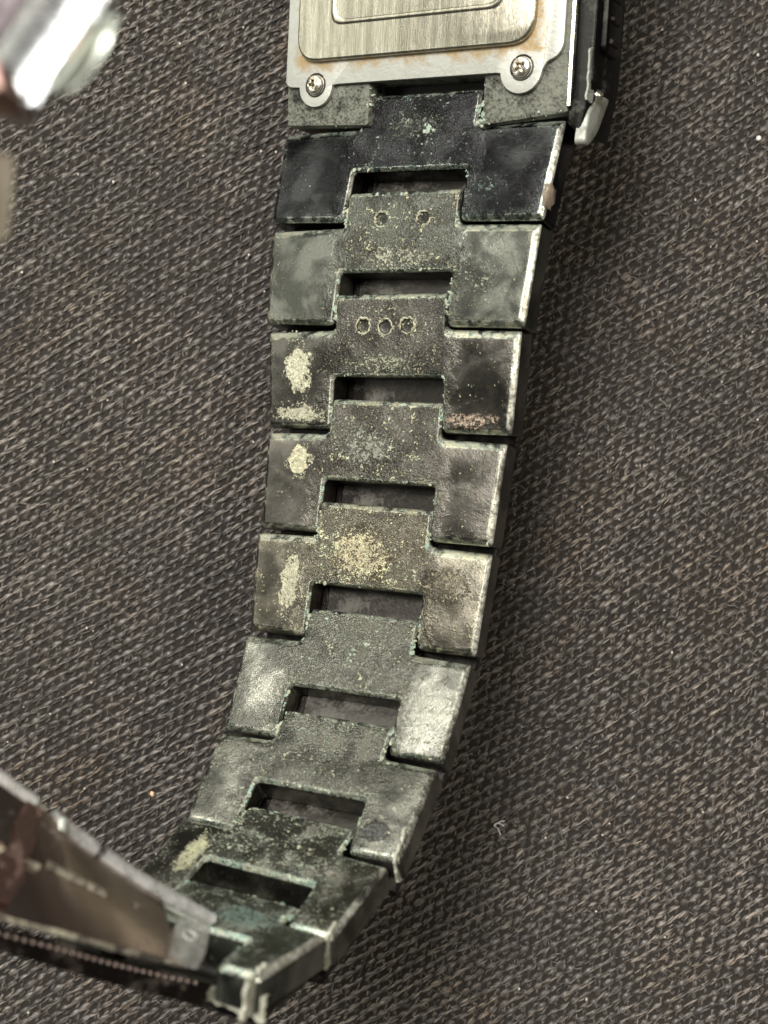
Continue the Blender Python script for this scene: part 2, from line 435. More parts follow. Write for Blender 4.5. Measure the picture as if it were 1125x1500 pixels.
# ------------------------------------------------------------------ the watch
BASE = Vector((0.3, 2.0, 0.0))
watch = bpy.data.objects.new('wristwatch', None); COL.objects.link(watch); watch.location = BASE
watch.empty_display_size = .5
watch['label'] = 'grimy metal wristwatch lying face down with corroded link bracelet and open clasp'
watch['category'] = 'watch'

FR = [  # link frames: origin at the tongue, columns = across, back along the band, inner-face normal (camera space)
 ([0.4111, 4.5769, -14.9416], [[0.8546, 0.1803, -0.487], [-0.0967, 0.9767, 0.1918], [0.5102, -0.1168, 0.8521]]),
 ([0.1969, 3.4554, -14.8001], [[0.8626, 0.1201, -0.4915], [-0.0768, 0.9912, 0.1074], [0.5001, -0.0549, 0.8642]]),
 ([0.0499, 2.3163, -14.7259], [[0.8777, 0.0435, -0.4773], [-0.058, 0.9982, -0.0156], [0.4758, 0.0414, 0.8786]]),
 ([0.0069, 1.1677, -14.7859], [[0.9039, 0.1039, -0.4149], [-0.0664, 0.9924, 0.1038], [0.4225, -0.0662, 0.9039]]),
 ([-0.1109, 0.026, -14.7125], [[0.929, 0.1189, -0.3504], [-0.0786, 0.9888, 0.1271], [0.3616, -0.0905, 0.928]]),
 ([-0.2347, -1.1226, -14.6436], [[0.9308, 0.2317, -0.2828], [-0.0842, 0.8887, 0.4507], [0.3558, -0.3957, 0.8467]]),
 ([-0.492, -2.164, -14.2145], [[0.9302, 0.3105, -0.1956], [-0.0956, 0.7197, 0.6877], [0.3543, -0.621, 0.6992]]),
 ([-0.8382, -3.0297, -13.524], [[0.9124, 0.4055, -0.0549], [-0.118, 0.3891, 0.9136], [0.3918, -0.8271, 0.4029]]),
 ([-1.3043, -3.5168, -12.5826], [[0.9087, 0.4075, 0.0909], [-0.1189, 0.0437, 0.9919], [0.4002, -0.9122, 0.0881]])]
P = 1.15
WD = [3.437, 3.247, 3.013, 2.778, 2.642, 2.504, 2.342, 2.142, 2.005]
TG = [1.478 - .039 * i for i in range(10)]
VU, VS, VL = .389 * P, .717 * P, 1.215 * P
TH = .32

def mat4(o, R):
    m = Matrix([list(r) for r in R]).to_4x4()
    # orthonormalise
    x = Vector(m.col[0][:3]).normalized(); z = Vector(m.col[2][:3]); y = z.cross(x).normalized(); z = x.cross(y)
    m = Matrix((x, y, z)).transposed().to_4x4()
    m.translation = Vector((o[0], o[1], o[2] + H)) - BASE
    return m

OL = (.26, .27, .20); YE = (.58, .56, .36); TE = (.30, .46, .38); GR = (.34, .35, .27)
LINK_LOOK = [
 dict(base=(.030, .030, .030), film=.18, film_col=(.12, .16, .15), speck=.45, speck_col=(.40, .46, .38), edge_col=(.30, .44, .38), teal=.8, rough=.24,
      patches=[(1.05, -1.1, .42, .26, (.20, .27, .235), .55), (0, -.35, .6, .28, (.12, .13, .10), .5)]),
 dict(base=(.11, .113, .095), film=.55, film_col=(.19, .20, .15), speck=.75, speck_col=YE, edge_col=TE, teal=.75, rough=.36,
      patches=[(1.05, -.95, .42, .34, (.30, .32, .24), .5), (0, -.7, .8, .22, (.36, .36, .26), .4)]),
 dict(base=(.082, .077, .066), film=.35, film_col=(.16, .15, .11), speck=.75, speck_col=YE, edge_col=TE, teal=.8, rough=.34,
      patches=[(-1.12, -.78, .19, .34, (.72, .70, .50), 1.25), (-1.08, -1.28, .40, .12, (.55, .53, .38), 1.0), (1.05, -1.3, .40, .11, (.40, .31, .23), .9), (0, -.7, .7, .16, (.34, .35, .25), .4)]),
 dict(base=(.105, .098, .083), film=.35, film_col=(.17, .155, .12), speck=.85, speck_col=YE, edge_col=TE, teal=.8, rough=.36,
      patches=[(-.98, -.66, .16, .22, (.74, .70, .46), 1.25), (-.15, -.5, .5, .3, (.26, .27, .21), .5)]),
 dict(base=(.13, .12, .094), film=.55, film_col=(.21, .195, .13), speck=1.0, speck_col=(.72, .66, .40), edge_col=(.34, .48, .38), teal=.7, rough=.36,
      patches=[(-.88, -.85, .13, .40, (.60, .58, .40), 1.1), (-.1, -.5, .48, .34, (.55, .49, .30), .5), (.95, -.75, .3, .3, (.30, .27, .18), .6)]),
 dict(base=(.155, .155, .13), film=.62, film_col=(.27, .265, .205), speck=.85, speck_col=(.50, .50, .36), edge_col=TE, teal=.8, rough=.29, wing=.5, patches=[]),
 dict(base=(.155, .155, .13), film=.62, film_col=(.27, .265, .205), speck=.85, speck_col=(.46, .47, .34), edge_col=(.34, .52, .42), teal=.8, rough=.29, wing=.5,
      patches=[(.85, -1.18, .22, .14, (.07, .07, .07), .8)]),
 dict(base=(.155, .155, .13), film=.62, film_col=(.27, .265, .205), speck=.8, speck_col=(.50, .52, .36), edge_col=(.26, .50, .40), teal=1.0, rough=.29, wing=.55,
      patches=[(-.72, -.85, .12, .3, (.55, .56, .34), .9)]),
 dict(base=(.17, .178, .15), film=.7, film_col=(.21, .225, .18), speck=.5, speck_col=(.50, .54, .40), edge_col=(.24, .46, .37), teal=1.0, rough=.29, wing=.55,
      patches=[(.3, -.5, .4, .3, (.16, .26, .22), .6)]),
]

def crumbs(name, spots, parent, mw=None):
    """small lumps of dried residue: spots = (x, y, z, size, tint)"""
    ico = bmesh.new(); bmesh.ops.create_icosphere(ico, subdivisions=1, radius=1)
    iv = np.array([v.co[:] for v in ico.verts]); ifc = [[v.index for v in f.verts] for f in ico.faces]; ico.free()
    vs_, fs, tn = [], [], []
    for (x, y, z, s, t) in spots:
        b = len(vs_)
        r = np.array([rnd.uniform(.6, 1.7), rnd.uniform(.6, 1.7), rnd.uniform(.3, .6)]) * s * .82
        jit = nrg.uniform(.5, 1.5, (len(iv), 1))
        vs_ += [tuple(q) for q in (iv * jit * r + np.array([x, y, z]))]
        fs += [[b + i for i in f] for f in ifc]; tn += [t] * len(iv)
    o = mesh_obj(name, vs_, fs, M_crumb, parent, 60, mw)
    at = o.data.attributes.new('tint', 'FLOAT', 'POINT'); at.data.foreach_set('value', tn)
    o['kind'] = 'stuff'
    return o

def along(a, b, n, sz, tint, jit=.02, z=-.01, clump=.5):
    """residue sitting unevenly along an edge from a to b"""
    out = []
    ph = rnd.uniform(0, 6)
    for k in range(n):
        t = rnd.random()
        cl = max(0.0, math.sin(t * 7 + ph) * .6 + math.sin(t * 17 + ph * 2) * .4)
        if cl < .08 + rnd.random() * .5: continue
        out.append((a[0] + (b[0] - a[0]) * t + rnd.gauss(0, jit), a[1] + (b[1] - a[1]) * t + rnd.gauss(0, jit), z - abs(rnd.gauss(0, .012)),
                    sz * rnd.uniform(.3, .8) * (1 + .9 * cl), min(1, max(0, tint - .05 + rnd.gauss(0, .3)))))
    return out

def jagged_flake(name, pts, thick, mat, parent, mw, seed=0, rag=.02):
    r = random.Random(seed); P2 = []
    n = len(pts)
    for i in range(n):
        a = Vector(pts[i]); b = Vector(pts[(i + 1) % n]); k = max(1, int((b - a).length / .035))
        for j in range(k):
            q = a.lerp(b, j / k); P2.append((q.x + r.uniform(-rag, rag), q.y + r.uniform(-rag, rag)))
    bm = prism_bm(P2, -thick, 0)
    bmesh.ops.triangulate(bm, faces=[f for f in bm.faces if len(f.verts) > 4])
    for v in bm.verts: v.co.z += .02 * mnoise.noise(Vector((v.co.x * 9, v.co.y * 9, seed)))
    return from_bm(name, bm, mat, parent, None, mw)

def dimpled(bm, spots):
    """press round pits into the face"""
    me = bpy.data.meshes.new('tmp'); bmesh.ops.recalc_face_normals(bm, faces=bm.faces); bm.to_mesh(me); bm.free()
    a = bpy.data.objects.new('tmp', me); COL.objects.link(a)
    cb = bmesh.new()
    for (x, y, r) in spots:
        g = bmesh.ops.create_icosphere(cb, subdivisions=3, radius=r, matrix=Matrix.Translation((x, y, r * .25)))
    cm = bpy.data.meshes.new('tmpc'); cb.to_mesh(cm); cb.free()
    c = bpy.data.objects.new('tmpc', cm); COL.objects.link(c)
    md = a.modifiers.new('b', 'BOOLEAN'); md.object = c; md.operation = 'DIFFERENCE'; md.solver = 'EXACT'
    dg = bpy.context.evaluated_depsgraph_get()
    res = bpy.data.meshes.new_from_object(a.evaluated_get(dg))
    bpy.data.objects.remove(a); bpy.data.objects.remove(c)
    return res

def ring_prism(rings, bev):
    """stack of equal-count outlines (pts, z); the first one is the face"""
    bm = bmesh.new(); R = [[bm.verts.new((x, y, z)) for x, y in p] for p, z in rings]
    ft = bm.faces.new(R[0]); bm.faces.new(R[-1][::-1]); n = len(R[0])
    for a, b in zip(R, R[1:]):
        for k in range(n): bm.faces.new((a[k], b[k], b[(k + 1) % n], a[(k + 1) % n]))
    bmesh.ops.recalc_face_normals(bm, faces=bm.faces)
    e2 = [e for e in bm.edges if all(v in R[1] for v in e.verts)]
    bmesh.ops.bevel(bm, geom=list(ft.edges) + e2, offset=bev, segments=3, profile=.5, affect='EDGES', clamp_overlap=True)
    return bm

for i in range(9):
    W = WD[i]; Wl = W - .109; T = TG[i]; mw = mat4(*FR[i])
    tg = T * .475; c = .014
    def outline(t, so, wt, wb, si, sb):
        # tongue top, tongue side, wing top, wing bottom, wing outer side, slot side, slot top grow by these
        return fillet([(c - tg - si, -.01 + t), (c + tg + si, -.01 + t), (c + tg + si, -VU + .02 + wt), (W / 2 + so, -VU + wt), (Wl / 2 + so, -VL - wb),
                (c + T / 2 + .005 - si, -VL - wb), (c + T / 2 - si, -VS - sb), (c - T / 2 + si, -VS - sb), (c - T / 2 - .005 + si, -VL - wb), (-Wl / 2 - so, -VL - wb),
                (-W / 2 - so, -VU + wt), (c - tg - si, -VU + .02 + wt)], [.05, .05, .07, .03, .05, .08, .04, .04, .08, .05, .03, .07], 3)
    bm = ring_prism([(outline(0, 0, 0, 0, 0, 0), 0), (outline(.060, .048, .085, .05, .024, .035), -.055), (outline(.064, .053, .092, .055, .026, .038), -TH)], .030)
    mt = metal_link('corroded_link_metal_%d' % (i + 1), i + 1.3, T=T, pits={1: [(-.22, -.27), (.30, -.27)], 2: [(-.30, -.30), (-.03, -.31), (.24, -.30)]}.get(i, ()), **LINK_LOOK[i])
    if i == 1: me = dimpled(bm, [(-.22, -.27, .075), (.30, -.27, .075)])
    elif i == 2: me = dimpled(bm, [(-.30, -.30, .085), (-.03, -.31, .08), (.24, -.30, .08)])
    else:
        bmesh.ops.recalc_face_normals(bm, faces=bm.faces); me = bpy.data.meshes.new('bracelet_link'); bm.to_mesh(me); bm.free()
    me.name = 'bracelet_link'
    lk = link('bracelet_link', me, mt, watch, 50, mw)
    # outer plate seen through the slot and in the joints
    op = fillet([(-W * .492, -VU - .03), (W * .492, -VU - .03), (Wl * .492, -VU - .03 - P * .97), (-Wl * .492, -VU - .03 - P * .97)], .05)
    if i == 8: op = fillet(rect(-W * .48, W * .48, -VL + .03, -VU - .03), .05)
    from_bm('outer_plate', prism_bm(op, -TH - .15, -TH - .035, .015, 1, .03), M_plate, lk, 40)
    from_bm('slot_floor', prism_bm(rect(c - T / 2 + .1, c + T / 2 + .04, -VL + .1, -VS + .06), -TH - .06, -TH - .01, .01, 1), M_floor, lk, 40)
    # hinge pin across the slot
    bm = bmesh.new()
    tube(bm, [(-T / 2 - .02, -VL + .11, -.16), (T / 2 + .02, -VL + .11, -.16)], .05, 10)
    from_bm('hinge_pin', bm, M_dark, lk, 40)
    # dried residue along the edges
    sp = []
    k = 1.7 * [.6, 1, 1, 1.1, 1.1, 1.2, 1.3, 1.4, 1.2][i]
    sp += along((c - tg, -.03), (c + tg, -.03), int(110 * k), .020, .45, .016)
    sp += along((c - T / 2, -VS + .015), (c + T / 2, -VS + .015), int(110 * k), .018, .35, .014)
    sp += along((c - T / 2 - .02, -VS), (c - T / 2 - .02, -VL + .05), int(70 * k), .022, .7, .018)
    sp += along((c + T / 2 + .02, -VS), (c + T / 2 + .02, -VL + .05), int(70 * k), .020, .6, .018)
    sp += along((c + tg, -.04), (c + tg, -VU + .05), int(55 * k), .022, .6, .018)
    sp += along((c - tg, -.04), (c - tg, -VU + .05), int(55 * k), .020, .5, .018)
    sp += along((c + tg + .03, -VU), (c + tg + .28, -VU - .02), int(40 * k), .018, .6, .016)
    sp += along((Wl / 2 - .55, -VL + .03), (Wl / 2 - .02, -VL + .03), int(30 * k), .016, .3, .016)
    if i in (1, 2):
        for (x, y) in ([(-.22, -.27), (.30, -.27)] if i == 1 else [(-.30, -.30), (-.03, -.31), (.24, -.30)]):
            bm = bmesh.new(); a0_ = rnd.uniform(0, 6); sweep = 6.2 if i == 2 else rnd.uniform(4.2, 5.4)
            ring = [(x + (.088 + .030 * mnoise.noise(Vector((q * .7, x * 5, 2)))) * math.cos(a0_ + sweep * q / 22), y + (.088 + .030 * mnoise.noise(Vector((q * .7, x * 5, 7)))) * math.sin(a0_ + sweep * q / 22), -.002) for q in range(23)]
            tube(bm, ring, [.004 + .022 * abs(mnoise.noise(Vector((q * .55, x * 9, 1.3)))) for q in range(23)], 6)
            from_bm('pit_rim', bm, M_crumb, lk, 60)
            for q in range(16):
                a = rnd.uniform(0, 6.28); r = .095 + rnd.gauss(0, .015)
                sp.append((x + r * math.cos(a), y + r * math.sin(a), 0, rnd.uniform(.006, .013), .1))
    if i == 0: sp += [(.16 + rnd.gauss(0, .03), -.42 + rnd.gauss(0, .03), 0, rnd.uniform(.012, .03), .6) for q in range(8)]
    n_sc = [30, 90, 90, 130, 230, 90, 70, 70, 40][i]
    for q in range(n_sc):
        sp.append((rnd.gauss(0, .3), -rnd.uniform(.05, .75), -.003, rnd.uniform(.004, .012), rnd.uniform(0, .5)))
    for (px, py, rx, ry, pc, kk) in LINK_LOOK[i]['patches']:
        if pc[0] < .5: continue
        for q in range(420):
            x, y = rnd.gauss(0, .62), rnd.gauss(0, .62)
            if math.hypot(x, y) + .9 * mnoise.noise(Vector((x * 2.1, y * 2.1, i * 3.3 + px))) > .95: continue
            if abs(px + x * rx) > Wl / 2 - .02 or py + y * ry < -VL + .02 or py + y * ry > -.02: continue
            sp.append((px + x * rx, py + y * ry, .002, rnd.uniform(.003, .010), rnd.uniform(0, .2)))
    crumbs('dried_residue', sp, lk)
    # film left on the outer side wall, where the photograph shows it
    S = Matrix.Translation((Wl / 2 + .012, -VL, 0)) @ Matrix(((0, 0, 1, 0), (1, 0, 0, 0), (0, 1, 0, 0), (0, 0, 0, 1)))   # x along band, y = thickness, z out of the wall
    if i == 0:
        bm = bmesh.new(); bmesh.ops.create_icosphere(bm, subdivisions=3, radius=1)
        for v in bm.verts:
            k2 = 1 + .35 * mnoise.noise(v.co * 2.3); v.co = Vector((.05 * v.co.x, .15 * v.co.y, .13 * v.co.z)) * k2 + Vector((Wl / 2 + .035, -VL + .22, -.10))
        from_bm('residue_blob', bm, M_amber, lk, 60)
    if i == 3:
        jagged_flake('film_scrap', [(-.02, -.02), (.26, -.04), (.16, -.22), (.02, -.26)], .02, M_flake, lk, S, 3, .03)
    if i == 6:
        jagged_flake('film_scrap', [(-.05, .01), (.36, .01), (.33, -.26), (-.10, -.34)], .03, M_flake, lk, S, 5, .022)
    if i == 7:
        jagged_flake('film_scrap', [(-.06, .0), (.14, .0), (.05, -.30), (-.14, -.32)], .03, M_flake, lk, S, 6, .022)
    if i == 8:
        jagged_flake('film_scrap', [(-.16, .01), (.12, .0), (.02, -.26), (-.2, -.36)], .04, M_flake, lk, S, 7, .03)
        E = Matrix.Translation((Wl / 2 - .02, -VL - .012, -.02)) @ Matrix(((-1, 0, 0, 0), (0, 0, -1, 0), (0, 1, 0, 0), (0, 0, 0, 1)))
        jagged_flake('film_scrap', [(-.12, -.16), (.42, -.22), (.42, -.34), (-.10, -.38)], .03, M_flake, lk, E, 8, .02)

# ------------------------------------------------------------------ the case
o1, R1 = FR[0]
R1m = Matrix([list(r) for r in R1]); ang = -.25
RC = R1m @ Matrix.Rotation(-ang, 3, 'X') @ Matrix.Rotation(0, 3, 'Y')
# rotate so the far end of the case lifts: y axis = (0, cos, sin)
RC = R1m @ Matrix(((1, 0, 0), (0, math.cos(ang), math.sin(ang)), (0, -math.sin(ang), math.cos(ang))))
oc = Vector(o1) + R1m @ Vector((0, -.35, .10))
CM = mat4(oc, [list(r) for r in RC])
XL, XR, CT = -1.70, 1.84, 4.3
lug = [(XL + .02, 0.02), (-.57, -.02), (-.57, .46), (.84, .44), (.84, -.09), (XR, -.0), (XR + .02, .5), (XR, CT - .2), (XR - .2, CT), (XL + .2, CT), (XL, CT - .2), (XL, .5)]
bm = prism_bm(fillet(lug, .04, 2), -.86, -.02, .05, 2, .12)
case = from_bm('watch_case', bm, M_lug, watch, 35, CM)
# dark side shell standing just proud of the right flank, with the pusher guard
bm = prism_bm(fillet([(XR - .03, -.10), (XR + .13, -.22), (XR + .22, .35), (XR + .26, CT - .3), (XR - .03, CT - .15)], .05, 2), -.80, -.06, .13, 3, .08)
from_bm('case_side', bm, M_case, case, 35)
bm = bmesh.new()
tube(bm, [(XR + .005, .06, -.005), (XR + .0, .6, -.005), (XR + .0, 2, -.005), (XR, CT - .3, -.005)], .026, 6)
from_bm('worn_edge', bm, M_edge, case, 50)
# pusher with ridges on the flank
bm = prism_bm(fillet(rect(.62, 2.3, -.62, -.22), .08), XR + .21, XR + .28, .03, 2)
SIDE = Matrix(((0, 0, 1, 0), (1, 0, 0, 0), (0, 1, 0, 0), (0, 0, 0, 1)))
pb = from_bm('side_panel', bm, M_case, case, 35, SIDE)
for k in range(7):
    y = .72 + k * .22
    from_bm('ridge', prism_bm(fillet(rect(y, y + .07, -.54, -.3), .02), XR + .275, XR + .31, .015, 1), M_plate, case, 35, SIDE)
for (y, z) in ((.20, -.26),):
    bm = bmesh.new(); bmesh.ops.create_icosphere(bm, subdivisions=2, radius=.065, matrix=Matrix.Translation((XR + .20, y, z)))
    from_bm('side_pin', bm, M_edge, case, 60)
# pale film hanging over the lower corner of the flank
S = Matrix.Translation((XR + .20, 0, -.05)) @ SIDE
from_bm('worn_corner', prism_bm(fillet([(-.30, .02), (-.335, -.08), (-.17, -.30), (.2, -.55), (.36, -.57), (.33, -.44), (.2, -.24), (.03, -.05)], .09, 4), -.12, 0, .04, 3), M_grey, case, 40, S)
jagged_flake('film_scrap', [(.12, -.02), (.62, -.02), (.66, -.10), (.42, -.12), (.40, -.17), (.10, -.14)], .02, M_grey, case, Matrix.Translation((XR + .20, 0, 0)) @ SIDE, 13, .006)
# dark floor of the lug gap
from_bm('lug_gap', prism_bm(rect(-.56, .83, .0, .45), -.7, -.36), M_dark, case)
# sheet-steel back frame with two screw tabs
def tabpts(cx, r, y0, yb):
    return [(cx - r, y0)] + [(cx + r * math.cos(a), yb + r * math.sin(a)) for a in [math.pi + math.pi * k / 10 for k in range(11)]] + [(cx + r, y0)]
fp = [(-1.67, .50), (-1.62, .45)] + tabpts(-1.26, .22, .44, .43) + [(-.98, .45), (1.02, .44)] + tabpts(1.30, .24, .43, .45) + [(1.58, .52), (1.70, .56), (1.76, .66), (1.76, 3.6), (1.6, 3.8), (-1.5, 3.8), (-1.67, 3.6)]
bk = from_bm('back_frame', prism_bm(fillet(fp, .05, 2), -.015, .035, .014, 2), M_frame, case, 35)
pp = fillet([(-1.50, .70), (1.45, .70), (1.45, 3.55), (-1.50, 3.55)], .30, 8)
bp = from_bm('back_plate', prism_bm(pp, .03, .105, .03, 3), M_steel, case, 35)
# pressed rounded-rectangle line on the plate
ep = fillet([(-1.02, 1.10), (1.06, 1.10), (1.06, 3.2), (-1.02, 3.2)], .16, 6)
def ring_bm(poly, w, z0, z1):
    bm = bmesh.new(); n = len(poly); cx = sum(p[0] for p in poly) / n; cy = sum(p[1] for p in poly) / n
    secs = []
    for (x, y) in poly:
        d = Vector((x - cx, y - cy)); d = Vector((math.copysign(1, d.x), math.copysign(1, d.y))) * .7
        secs.append([bm.verts.new((x - d.x * w, y - d.y * w, z0)), bm.verts.new((x - d.x * w * .3, y - d.y * w * .3, z1)),
                     bm.verts.new((x + d.x * w * .3, y + d.y * w * .3, z1)), bm.verts.new((x + d.x * w, y + d.y * w, z0))])
    for a in range(n):
        A, B = secs[a], secs[(a + 1) % n]
        for k in range(3): bm.faces.new((A[k], A[k + 1], B[k + 1], B[k]))
    return bm
from_bm('pressed_rim', ring_bm(ep, .045, .104, .122), M_steel, bp, 60) if False else from_bm('pressed_rim', ring_bm(ep, .045, .104, .122), M_steel, case, 60)
# screws
def screw(cx, cy, rot):
    bm = bmesh.new(); R = .105; seg = 28
    prof = [(R, .02), (R, .055), (R * .9, .072), (R * .55, .084)]
    rings = [[bm.verts.new((r * math.cos(2 * math.pi * k / seg), r * math.sin(2 * math.pi * k / seg), z)) for k in range(seg)] for r, z in prof]
    for a, b in zip(rings, rings[1:]):
        for k in range(seg): bm.faces.new((a[k], a[(k + 1) % seg], b[(k + 1) % seg], b[k]))
    # crosshead: inner ring follows a plus, floor pressed in
    w, L = .020, .072
    plus = []
    for k in range(seg):
        a = 2 * math.pi * k / seg; cx_, sy_ = math.cos(a), math.sin(a)
        t = min(w / max(abs(sy_), 1e-3) if abs(cx_) > abs(sy_) else w / max(abs(cx_), 1e-3), L)
        plus.append((t * cx_, t * sy_))
    inner = [bm.verts.new((x, y, .084)) for x, y in plus]; deep = [bm.verts.new((x * .7, y * .7, .03)) for x, y in plus]
    for a, b in ((rings[-1], inner), (inner, deep)):
        for k in range(seg): bm.faces.new((a[k], a[(k + 1) % seg], b[(k + 1) % seg], b[k]))
    bm.faces.new(deep)
    from_bm('screw', bm, M_screw, case, 35, Matrix.Translation((cx, cy, .012)) @ Matrix.Rotation(rot, 4, 'Z'))
    bm = bmesh.new(); tube(bm, [(cx + .125 * math.cos(t), cy + .125 * math.sin(t), .036) for t in [6.2832 * k / 24 for k in range(25)]], .012, 5, False)
    from_bm('screw_gasket', bm, M_dark, case, 60)
screw(-1.26, .45, .12); screw(1.31, .47, .6)
# residue on the lugs and round the gap
sp = along((-.57, .42), (-.57, .0), 40, .018, .4, .03, -.02) + along((.84, .40), (.84, -.06), 40, .022, .6, .03, -.02)
sp += along((XL + .05, .03), (-.58, .0), 30, .014, .2, .02, -.02) + along((.86, -.06), (XR - .05, .02), 30, .014, .2, .02, -.02)
crumbs('dried_residue', sp, case)
# ------------------------------------------------------------------ the open clasp
def wp(px, py, d):
    """photograph pixel at camera distance d -> point relative to the watch"""
    return Vector(((px - 562.5) / FPX * d, -(py - 750) / FPX * d, H - d)) - BASE

def spline(pts, n):
    pts = [Vector(p) for p in pts]; out = []
    ext = [pts[0] * 2 - pts[1]] + pts + [pts[-1] * 2 - pts[-2]]
    m = len(pts) - 1
    for k in range(n + 1):
        t = k / n * m; i = min(int(t), m - 1); f = t - i
        a, b, c, d = ext[i:i + 4]
        out.append(.5 * ((2 * b) + (c - a) * f + (2 * a - 5 * b + 4 * c - d) * f * f + (3 * b - a - 3 * c + d) * f ** 3))
    return out

def ribbon_bm(Ls, Rs, thick, cross=4, bulge=0.0):
    """solid strip between two edge curves; thickness goes away from the inner face"""
    bm = bmesh.new(); n = len(Ls); rows = []
    for k in range(n):
        a, b = Ls[k], Rs[k]; t = (Ls[min(k + 1, n - 1)] - Ls[max(k - 1, 0)]).normalized()
        nn = (b - a).cross(t).normalized()
        top = [bm.verts.new(a.lerp(b, j / cross) + nn * bulge * math.sin(math.pi * j / cross)) for j in range(cross + 1)]
        low = [bm.verts.new(a.lerp(b, j / cross) + nn * (bulge * math.sin(math.pi * j / cross) - thick)) for j in range(cross + 1)]
        rows.append((top, low))
    for (t0, l0), (t1, l1) in zip(rows, rows[1:]):
        for j in range(cross):
            bm.faces.new((t0[j], t0[j + 1], t1[j + 1], t1[j])); bm.faces.new((l0[j + 1], l0[j], l1[j], l1[j + 1]))
        bm.faces.new((t0[0], t1[0], l1[0], l0[0])); bm.faces.new((t0[-1], l0[-1], l1[-1], t1[-1]))
    for t, l in (rows[0], rows[-1]):
        for j in range(cross): bm.faces.new((t[j], l[j], l[j + 1], t[j + 1]))
    return bm

LE = spline([wp(306, 1352, 11.75), wp(215, 1305, 11.4), wp(130, 1247, 11.1), wp(60, 1195, 10.85), wp(0, 1152, 10.7), wp(-130, 1050, 10.5), wp(-240, 930, 10.5)], 48)
RE = spline([wp(345, 1432, 11.0), wp(245, 1412, 10.7), wp(160, 1391, 10.35), wp(80, 1368, 10.05), wp(0, 1347, 9.85), wp(-130, 1300, 9.6), wp(-240, 1210, 9.6)], 48)
arm = from_bm('clasp_arm', ribbon_bm(LE[7:], RE[7:], .06, 6), M_clasp, watch, 40)
def off(a, b, t): return [x.lerp(y, t) for x, y in zip(a, b)]
def lift(Ls, Rs, src, h):
    out = []; n = len(Ls)
    for k in range(n):
        t = (Ls[min(k + 1, n - 1)] - Ls[max(k - 1, 0)]).normalized(); nn = (Rs[k] - Ls[k]).cross(t).normalized()
        out.append(src[k] + nn * h)
    return out
# decide which way the inner face looks
tt = (LE[1] - LE[0]).normalized(); NN = (RE[0] - LE[0]).cross(tt).normalized()
SG = 1.0 if NN.y > 0 else -1.0
def up(src, h): return lift(LE, RE, src, h * SG)
# grimy tray between the rims
a0, a1 = 8, 48
from_bm('clasp_tray', ribbon_bm(up(off(LE, RE, .46), .05)[15:31], up(off(LE, RE, .93), .05)[15:31], .03 * SG, 4), M_tray, arm, 40)
from_bm('clasp_blade', ribbon_bm(up(off(LE, RE, .05), .10)[22:], up(off(LE, RE, .50), .07)[22:], .05 * SG, 4), M_clasp, arm, 40)
sa = [up(off(LE, RE, .08 + .86 * q / 8), .12)[26 + int(round(q * .75))] for q in range(9)]
sb_ = [up(off(LE, RE, .08 + .86 * q / 8), .12)[29 + int(round(q * .75))] for q in range(9)]
from_bm('reflection_strip', ribbon_bm(sa, sb_, .03, 2), M_pink, arm, 40)  # reflection across the arm face, built as a tinted strip
bm = bmesh.new(); tube(bm, up(off(LE, RE, .50), .06)[16:26], .035, 6); from_bm('cross_bar', bm, M_clasp2, arm, 60)
bm = bmesh.new(); tube(bm, up(off(LE, RE, .56), .08)[27:], .028, 6); from_bm('rod', bm, M_clasp2, arm, 60)
# film-covered rim along the far edge
rim_a = up(LE, .0); rim_b = up(LE, .12)
bm = bmesh.new(); tube(bm, up(off(LE, RE, .02), .05)[:24], [.05 + .03 * min(1, q / 6) for q in range(24)], 12); from_bm('film_rim', bm, M_rim, arm, 60)
bm = bmesh.new(); tube(bm, up(off(LE, RE, .02), .07)[27:], .072, 12); from_bm('film_rim', bm, M_rim, arm, 60)
bm = bmesh.new(); tube(bm, up(off(LE, RE, .11), .0)[2:23], .02, 6); from_bm('rim_lip', bm, M_pale, arm, 60)
bm = bmesh.new(); tube(bm, up(off(LE, RE, .04), .11)[25:40], .022, 6); from_bm('bright_edge', bm, M_edge, arm, 60)
bm = bmesh.new(); tube(bm, [up(off(LE, RE, .03), .10)[22], up(off(LE, RE, .12), .07)[22]], .045, 8); from_bm('blade_tip', bm, M_pale, arm, 60)
# worn rim along the near edge, row of beads, dark outer cover
bm = bmesh.new(); tube(bm, up(RE, .03)[6:], .028, 6); from_bm('rim_edge', bm, M_clasp2, arm, 60)
cov = from_bm('outer_cover', ribbon_bm(up(off(LE, RE, .985), -.08)[2:], up(off(LE, RE, 1.02), -.28)[2:], .04, 3), M_cover, arm, 40)
bl = up(off(LE, RE, 1.035), -.10)
cum = [0.0]
for p, q in zip(bl, bl[1:]): cum.append(cum[-1] + (q - p).length)
bead = bmesh.new(); bmesh.ops.create_icosphere(bead, subdivisions=2, radius=.021)
bme = bpy.data.meshes.new('bead'); bead.to_mesh(bme); bead.free(); bme.polygons.foreach_set('use_smooth', [True] * len(bme.polygons)); bme.materials.append(M_bead)
s = .3
while s < cum[34]:
    k = max(i for i in range(len(cum)) if cum[i] <= s); f = (s - cum[k]) / (cum[k + 1] - cum[k])
    b = bpy.data.objects.new('bead', bme); COL.objects.link(b); b.parent = arm; b.location = bl[k].lerp(bl[k + 1], f); s += .068
